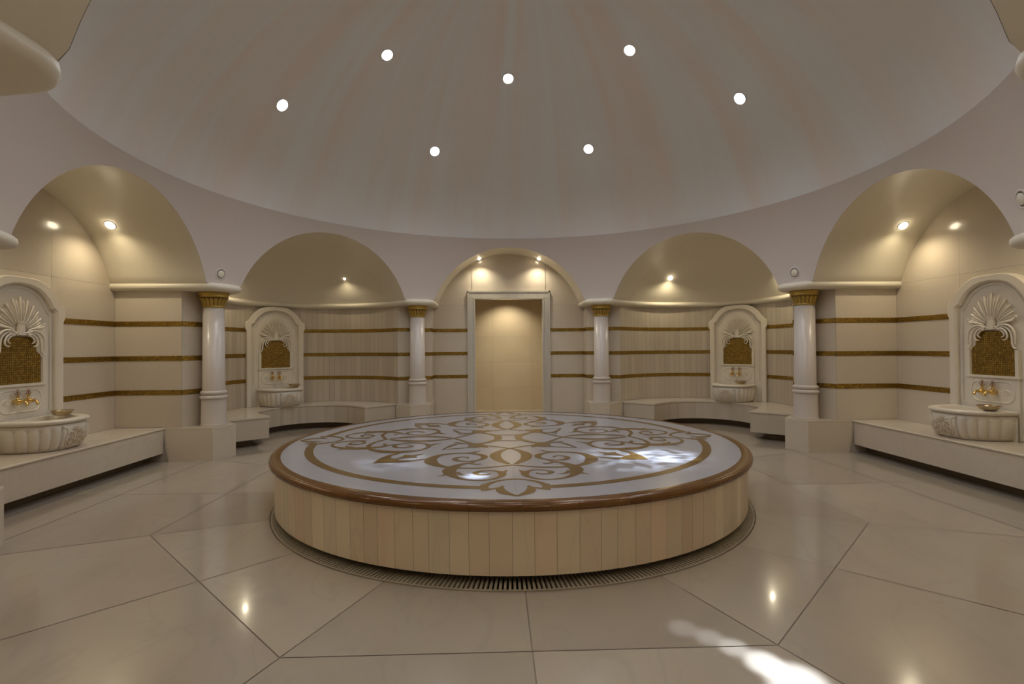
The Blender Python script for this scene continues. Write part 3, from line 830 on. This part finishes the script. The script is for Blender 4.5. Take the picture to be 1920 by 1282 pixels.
# ------------------------------------------------------------------ basins
def basin_mesh():
    n = 180
    def outline(ph, sc, scy=None):
        scy = scy or sc
        c, s_ = K(ph), S(ph)
        x = .41*sc*math.copysign(abs(c)**.72, c); y = -.56*scy*abs(s_)**.80
        return x, y
    mb = MB(); rows = []
    prof = [(0.0, .80), (.012, .84), (.04, .89), (.09, .935), (.15, .965), (.21, .975), (.255, .965), (.285, .94), (.297, .93)]
    def flute(ph, z):
        f = ph/PI
        if .40 < f < .60 or z < .015 or z > .275: return 0
        u = (f/.40 if f < .5 else (1-f)/.40)*5.0; e = abs(S(PI*u))
        if u < .02: e = .6
        env = 1 if z < .235 else (1 if (z-.235)/.04 < e else .35)
        return (-.030+.032*min(1, e**.45))*env
    fine = []
    for a, b in zip(prof, prof[1:]):
        for k in range(4): fine.append((a[0]+(b[0]-a[0])*k/4, a[1]+(b[1]-a[1])*k/4))
    fine.append(prof[-1])
    for z, sc in fine:
        row = []
        for k in range(n+1):
            ph = PI*k/n; x, y = outline(ph, sc); f = flute(ph, z); l = math.hypot(x, y*.8) or 1
            row.append((x*(1+f/l), y*(1+f/l) if y < -.005 else y, z))
        rows.append(row)
    mb.grid(rows, 0, 0, True)
    rim = [(.300, .955), (.305, .975), (.317, 1.0), (.332, 1.0), (.344, .985), (.348, .97)]
    mb.grid([[(*outline(PI*k/n, sc), z) for k in range(n+1)] for z, sc in rim], 0, 0, True)
    mb.grid([[(*outline(PI*k/n, .97), .348) for k in range(n+1)], [(outline(PI*k/n, .76)[0], outline(PI*k/n, .76)[1]*1.0-.045, .348) for k in range(n+1)]], 0, 0, False)
    inn = [(.348, .76), (.338, .73), (.28, .69), (.20, .60), (.16, .40), (.15, .0)]
    mb.grid([[(outline(PI*k/n, sc)[0], outline(PI*k/n, sc)[1]-.045, z) for k in range(n+1)] for z, sc in inn], 0, 0, True)
    mb.face([(.40, 0, .348), (.3976, 0, .348), (.31, -.045, .348), (-.31, -.045, .348), (-.3976, 0, .348), (-.40, 0, .348)][::-1], 0)
    mb.face([(.31, -.045, .348), (.30, -.045, .28), (.2, -.045, .16), (-.2, -.045, .16), (-.30, -.045, .28), (-.31, -.045, .348)], 0)
    mb.face([(*outline(PI*k/n, .80), 0) for k in range(n+1)], 0)
    mb.face([(-.40, 0, 0), (.40, 0, 0), (.40, 0, .348), (-.40, 0, .348)], 0)
    return mb, outline
def basin_relief(outline):
    mb = MB()
    def P(u, z):   # u lateral, on the front surface
        prof = [(0.0, .80), (.04, .89), (.09, .935), (.15, .965), (.21, .975), (.255, .965), (.285, .94)]
        sc = .95
        for a, b in zip(prof, prof[1:]):
            if a[0] <= z <= b[0]: sc = a[1]+(b[1]-a[1])*(z-a[0])/(b[0]-a[0])
        best = None
        for k in range(181):
            ph = PI*k/180; x, y = outline(ph, sc)
            if best is None or abs(x-u) < best[0]: best = (abs(x-u), y)
        return (u, best[1]-.003, z)
    def sp(cx, cz, r0_, turns, dr, st):
        return [P(cx+(r0_*(1-j/18.))*K(st+dr*j*turns*2*PI/18), cz+(r0_*(1-j/18.))*S(st+dr*j*turns*2*PI/18)) for j in range(18)]
    for s_ in (-1, 1):
        for cx, cz, r_, st in ((.045, .20, .030, 1.2), (.060, .135, .034, .4), (.045, .075, .030, 0), (.105, .105, .028, 1.0), (.10, .055, .022, .6), (.09, .175, .022, 2.0)):
            a = sp(s_*cx, cz, r_, 1.3, s_, PI/2 if s_ > 0 else PI/2)
            mb.tube(a, [.0065]*10+[.005]*8, 5)
        mb.tube([P(s_*(.01+.03*t), .215+.045*t) for t in (0, .5, 1)], [.006, .008, .003], 5)
        mb.tube([P(s_*(.02+.055*t), .215+.02*t) for t in (0, .5, 1)], [.006, .008, .003], 5)
        mb.tube([P(s_*x, z) for x, z in ((.02, .03), (.08, .03), (.13, .07), (.145, .13), (.125, .18), (.13, .24), (.17, .265))], .005, 5)
    mb.tube([P(0, z) for z in (.03, .1, .17, .22, .262)], [.004, .006, .007, .01, .004], 6)
    return mb
bm_, outl = basin_mesh(); basin_me = bm_.build('bowl_body', ['carve']).data
rel_me = basin_relief(outl).build('leaf_relief', ['crev']).data
for o in [o for o in bpy.data.objects if o.data in (basin_me, rel_me)]: bpy.data.objects.remove(o)
def basin(ang, dist, lat, label):
    root = empty('wash_basin', W(ang, dist, lat, ZPED), -R(ang), label, 'basin', 'carved marble basins')
    for nm, me in (('bowl_body', basin_me), ('leaf_relief', rel_me)):
        o = bpy.data.objects.new(nm, me); COL.objects.link(o); o.parent = root
    return root
basin(90, 5.632, -.10, 'fluted marble basin standing on the right straight bench')
basin(-90, 5.632, .10, 'fluted marble basin standing on the left straight bench')
basin(-45, 6.494, -.07, 'fluted marble basin on the curved bench left of the doorway')
basin(45, 6.494, .07, 'fluted marble basin on the curved bench right of the doorway')

def bowl(ang, dist, lat, label):
    mb = MB()
    pr = [(0, 0), (.05, .002), (.075, .012), (.095, .032), (.103, .05), (.112, .056), (.116, .060), (.112, .063), (.100, .056), (.090, .036), (.068, .018), (0, .012)]
    mb.lathe(pr, 48, fn=lambda a, z: .0018*S(a*16) if .01 < z < .05 else 0)
    o = mb.build('metal_bowl', ['pewter'], None, W(ang, dist, lat, ZPED+.3485)); tag(o, label, 'bowl', 'metal bathing bowls on the basins')
    return o
bowl(90, 5.40, .19, 'shiny metal bathing bowl on the near rim of the right basin')
bowl(-90, 5.42, .30, 'shiny metal bathing bowl on the far rim of the left basin')
bowl(-45, 6.30, .17, 'small brass bowl on the basin in the niche left of doorway')
bowl(45, 6.30, .24, 'small brass bowl on the basin in the niche right of doorway')

# ------------------------------------------------------------------ round air valves on the pendentives
def orient(o, n):
    o.rotation_euler = Vector(n).to_track_quat('Z', 'Y').to_euler()
def sphere_pt(az, z, rad=SR, zc=SZ):
    r_ = math.sqrt(rad*rad-(z-zc)**2); a = R(az); p = Vector((r_*S(a), r_*K(a), z)); n = (Vector((0, 0, zc))-p).normalized(); return p, n
def valve(az, z, label):
    p, n = sphere_pt(az, z)
    root = empty('air_valve', p, 0, label, 'air valve', 'round air valves above the columns'); orient(root, n)
    mb = MB(); mb.lathe([(.092, -.004), (.090, .004), (.068, .006), (.064, -.01)], 40); mb.build('rim', ['pend'], root)
    mb = MB(); mb.lathe([(.066, .001), (.052, .001)], 40); mb.build('gap', ['void'], root)
    mb = MB(); mb.lathe([(.055, -.01), (.055, .008), (.052, .011), (0, .012)], 40); mb.build('disc', ['plaster'], root)
valve(-68.3, 2.70, 'round air valve on wall above the large left column')
valve(67.6, 2.71, 'round air valve on wall above the large right column')
valve(111.2, 2.86, 'round air valve cut off by the right edge of the view')

# ------------------------------------------------------------------ lamps
def lamp(p, n, rad, glow, label, group, power, colr, spot=1.9, blend=.6, aim=None, name='recessed_downlight', soft=.05):
    root = empty(name, p, 0, label, 'ceiling lamp', group); orient(root, n)
    mb = MB(); mb.lathe([(rad*1.28, -.002), (rad*1.28, .004), (rad*1.12, .008), (rad, .003)], 32); mb.build('trim_ring', ['trimw'], root)
    mb = MB(); hgt = rad*(.2 if glow == 'coolglow' else .75); mb.lathe([(rad*K(t*PI/12), .002+hgt*S(t*PI/12)) for t in range(7)], 28); mb.build('lens', [glow], root)
    add_spot(p, n, power, colr, spot, blend, aim, soft)
    return root
def add_spot(p, n, power, colr, spot, blend, aim, soft):
    ld = bpy.data.lights.new('lamp_beam', 'SPOT'); ld.energy = power; ld.color = colr; ld.spot_size = spot; ld.spot_blend = blend; ld.shadow_soft_size = soft
    lo = bpy.data.objects.new('lamp_beam', ld); COL.objects.link(lo)
    q = Vector(p)+Vector(n)*.07; lo.location = q
    d = (Vector(aim)-q) if aim is not None else Vector((0, 0, -1))
    lo.rotation_euler = d.to_track_quat('-Z', 'Y').to_euler()
names1 = {-22.5: 'lower left of the centre, with bright sparkle', 22.5: 'lower right of the centre', -67.5: 'at the far left', 67.5: 'at the far right'}
for az in (-22.5, 22.5, -67.5, 67.5, -112.5, 112.5, -157.5, 157.5):
    z = {-22.5: 5.104, 22.5: 5.14, -67.5: 5.05, 67.5: 5.15}.get(az, 5.1)
    azz = {22.5: 23.5, -67.5: -66.8, 67.5: 68.1}.get(az, az)
    p, n = sphere_pt(azz, z, DR, DZ)
    if abs(az) < 90:
        lamp(p, n, .080, 'coolglow', 'round white dome lamp '+names1[az], 'white dome lamps', P_DOME, COOL, 2.3, .5, (p.x*.35, p.y*.35, 0))
    else: add_spot(p, n, P_DOME, COOL, 2.3, .5, (p.x*.35, p.y*.35, 0), .08)
names2 = {0: 'highest ring, centre', -45: 'highest ring, left of centre', 45: 'highest ring, right of centre'}
for az in (0, 45, -45, 90, -90, 135, -135, 180):
    z = {0: 6.0, -45: 5.95, 45: 6.03}.get(az, 6.0); azz = {0: -1.3, -45: -47.6, 45: 46.5}.get(az, az)
    p, n = sphere_pt(azz, z, DR, DZ)
    if abs(az) < 60:
        lamp(p, n, .080, 'coolglow', 'round white dome lamp '+names2[az], 'white dome lamps', P_DOME, COOL, 2.3, .5, (p.x*.35, p.y*.35, 0))
    else: add_spot(p, n, P_DOME, COOL, 2.3, .5, (p.x*.35, p.y*.35, 0), .08)
# daylight beams falling from the crown of the dome
DAY = (.72, .83, 1.0)
def beam(src, dst, pw, sz, blend, sc, lo=.42, hi=.62):
    add_spot(src, (0, 0, -1), pw, DAY, sz, blend, dst, .02)
    ld = bpy.data.lights[-1] if False else COL.objects[-1].data
    ld.use_nodes = True; nt = ld.node_tree; em = nt.nodes['Emission']
    tc = nt.nodes.new('ShaderNodeTexCoord'); n = nt.nodes.new('ShaderNodeTexNoise'); n.inputs['Scale'].default_value = sc; n.inputs['Detail'].default_value = 3; n.inputs['Distortion'].default_value = 1.5
    m = nt.nodes.new('ShaderNodeMapRange'); m.inputs['From Min'].default_value = lo; m.inputs['From Max'].default_value = hi
    nt.links.new(tc.outputs['Normal'], n.inputs['Vector']); nt.links.new(n.outputs['Fac'], m.inputs['Value']); nt.links.new(m.outputs[0], em.inputs['Strength'])
beam((-1.6, -1.8, 6.0), (1.30, -1.10, .55), 5200, .115, .9, 26)
beam((-1.6, -1.8, 6.0), (1.05, -1.15, .55), 2200, .22, 1.0, 20)
beam((1.2, -2.0, 6.05), (-.46, -1.76, .55), 2600, .045, 1.0, 10, .2, .5)
beam((1.2, -2.0, 6.05), (-1.2, -1.2, .55), 700, .15, 1.0, 22)
for q, pw, sz in (((1.13, -3.60, 0), 6500, .050), ((1.05, -3.44, 0), 5500, .034), ((.96, -3.30, 0), 2200, .028), ((.87, -3.20, 0), 1100, .028), ((.76, -3.10, 0), 700, .03)):
    add_spot((2.3, -.2, 6.0), (0, 0, -1), pw, DAY, sz, .9, q, .02)

def vault_pt(ang, d, lat):
    z = SZ+math.sqrt(AR*AR-lat*lat); p = Vector(W(ang, d, lat, z)); n = (Vector(W(ang, d, 0, SZ))-p).normalized(); return p, n
for sgn, nm in ((-1, 'left'), (1, 'right')):
    for k, y in enumerate((1.0, -1.0)):
        p, n = vault_pt(90*sgn, 5.37, -y*sgn)
        if k == 0: lamp(p, n, .055, 'warmglow', 'warm spotlight in the vault of the %s basin bay' % nm, 'warm vault spotlights', P_BAY, WARM, 2.75, 1.0, W(90*sgn, 5.25, -y*sgn*.9, 0), soft=.03)
        else: add_spot(p, n, P_BAY, WARM, 2.75, 1.0, W(90*sgn, 5.25, -y*sgn*.9, 0), .03)
for sgn, nm in ((-1, 'left'), (1, 'right')):
    for k, lt in enumerate((-1.0, 1.0)):
        d = 5.8; lat = lt*sgn; rr = math.hypot(.7, 1.0); z = SZ+math.sqrt(AR*AR-rr*rr)
        p = Vector(W(45*sgn, d, lat, z)); n = (Vector(W(45*sgn, 5.1, 0, SZ))-p).normalized()
        if k == 0: lamp(p, n, .05 if sgn > 0 else .026, 'warmglow', 'warm spotlight in the half dome of the niche %s of doorway' % nm, 'warm niche spotlights', P_NICHE*(.4 if sgn < 0 else 1), WARM, 2.75, 1.0, W(45*sgn, 5.6, lat*.9, 0), soft=.03)
        else: add_spot(p, n, P_NICHE, WARM, 2.75, 1.0, W(45*sgn, 5.6, lat*.9, 0), .03)
    for lt in (-.9, .9):   # unseen spots added in the rear niches to help light the room
        p = Vector(W(135*sgn, 5.6, lt, 3.0)); add_spot(p, (0, 0, -1), P_NICHE, WARM, 2.75, 1.0, W(135*sgn, 5.5, lt*.9, 0), .03)
for x, nm in ((-.62, 'left'), (.64, 'right')):
    p, n = vault_pt(0, 4.93, x)
    lamp(p, n, .042, 'warmglow', 'small warm spotlight in the door arch, %s one' % nm, 'door arch spotlights', P_DOOR, WARM2, 2.4, 1.0, (x, 4.9, 0), soft=.03)
add_spot((0, 6.30, 2.93), (0, 0, -1), P_CORR, (1, .87, .66), 2.2, .8, (0, 6.75, 0), .04)
add_spot((0, 5.75, 2.93), (0, 0, -1), P_CORR*.5, (1, .87, .66), 1.8, .5, (0, 5.8, 0), .04)
for y in (-5.4, -6.8):  # unseen fill spots added in the entrance bay for extra ambient light
    for x in (-1.0, .75): add_spot((x, y, 3.25), (0, 0, -1), P_ENTRY, WARM2, 2.3, .8, (x, y, 0), .04)
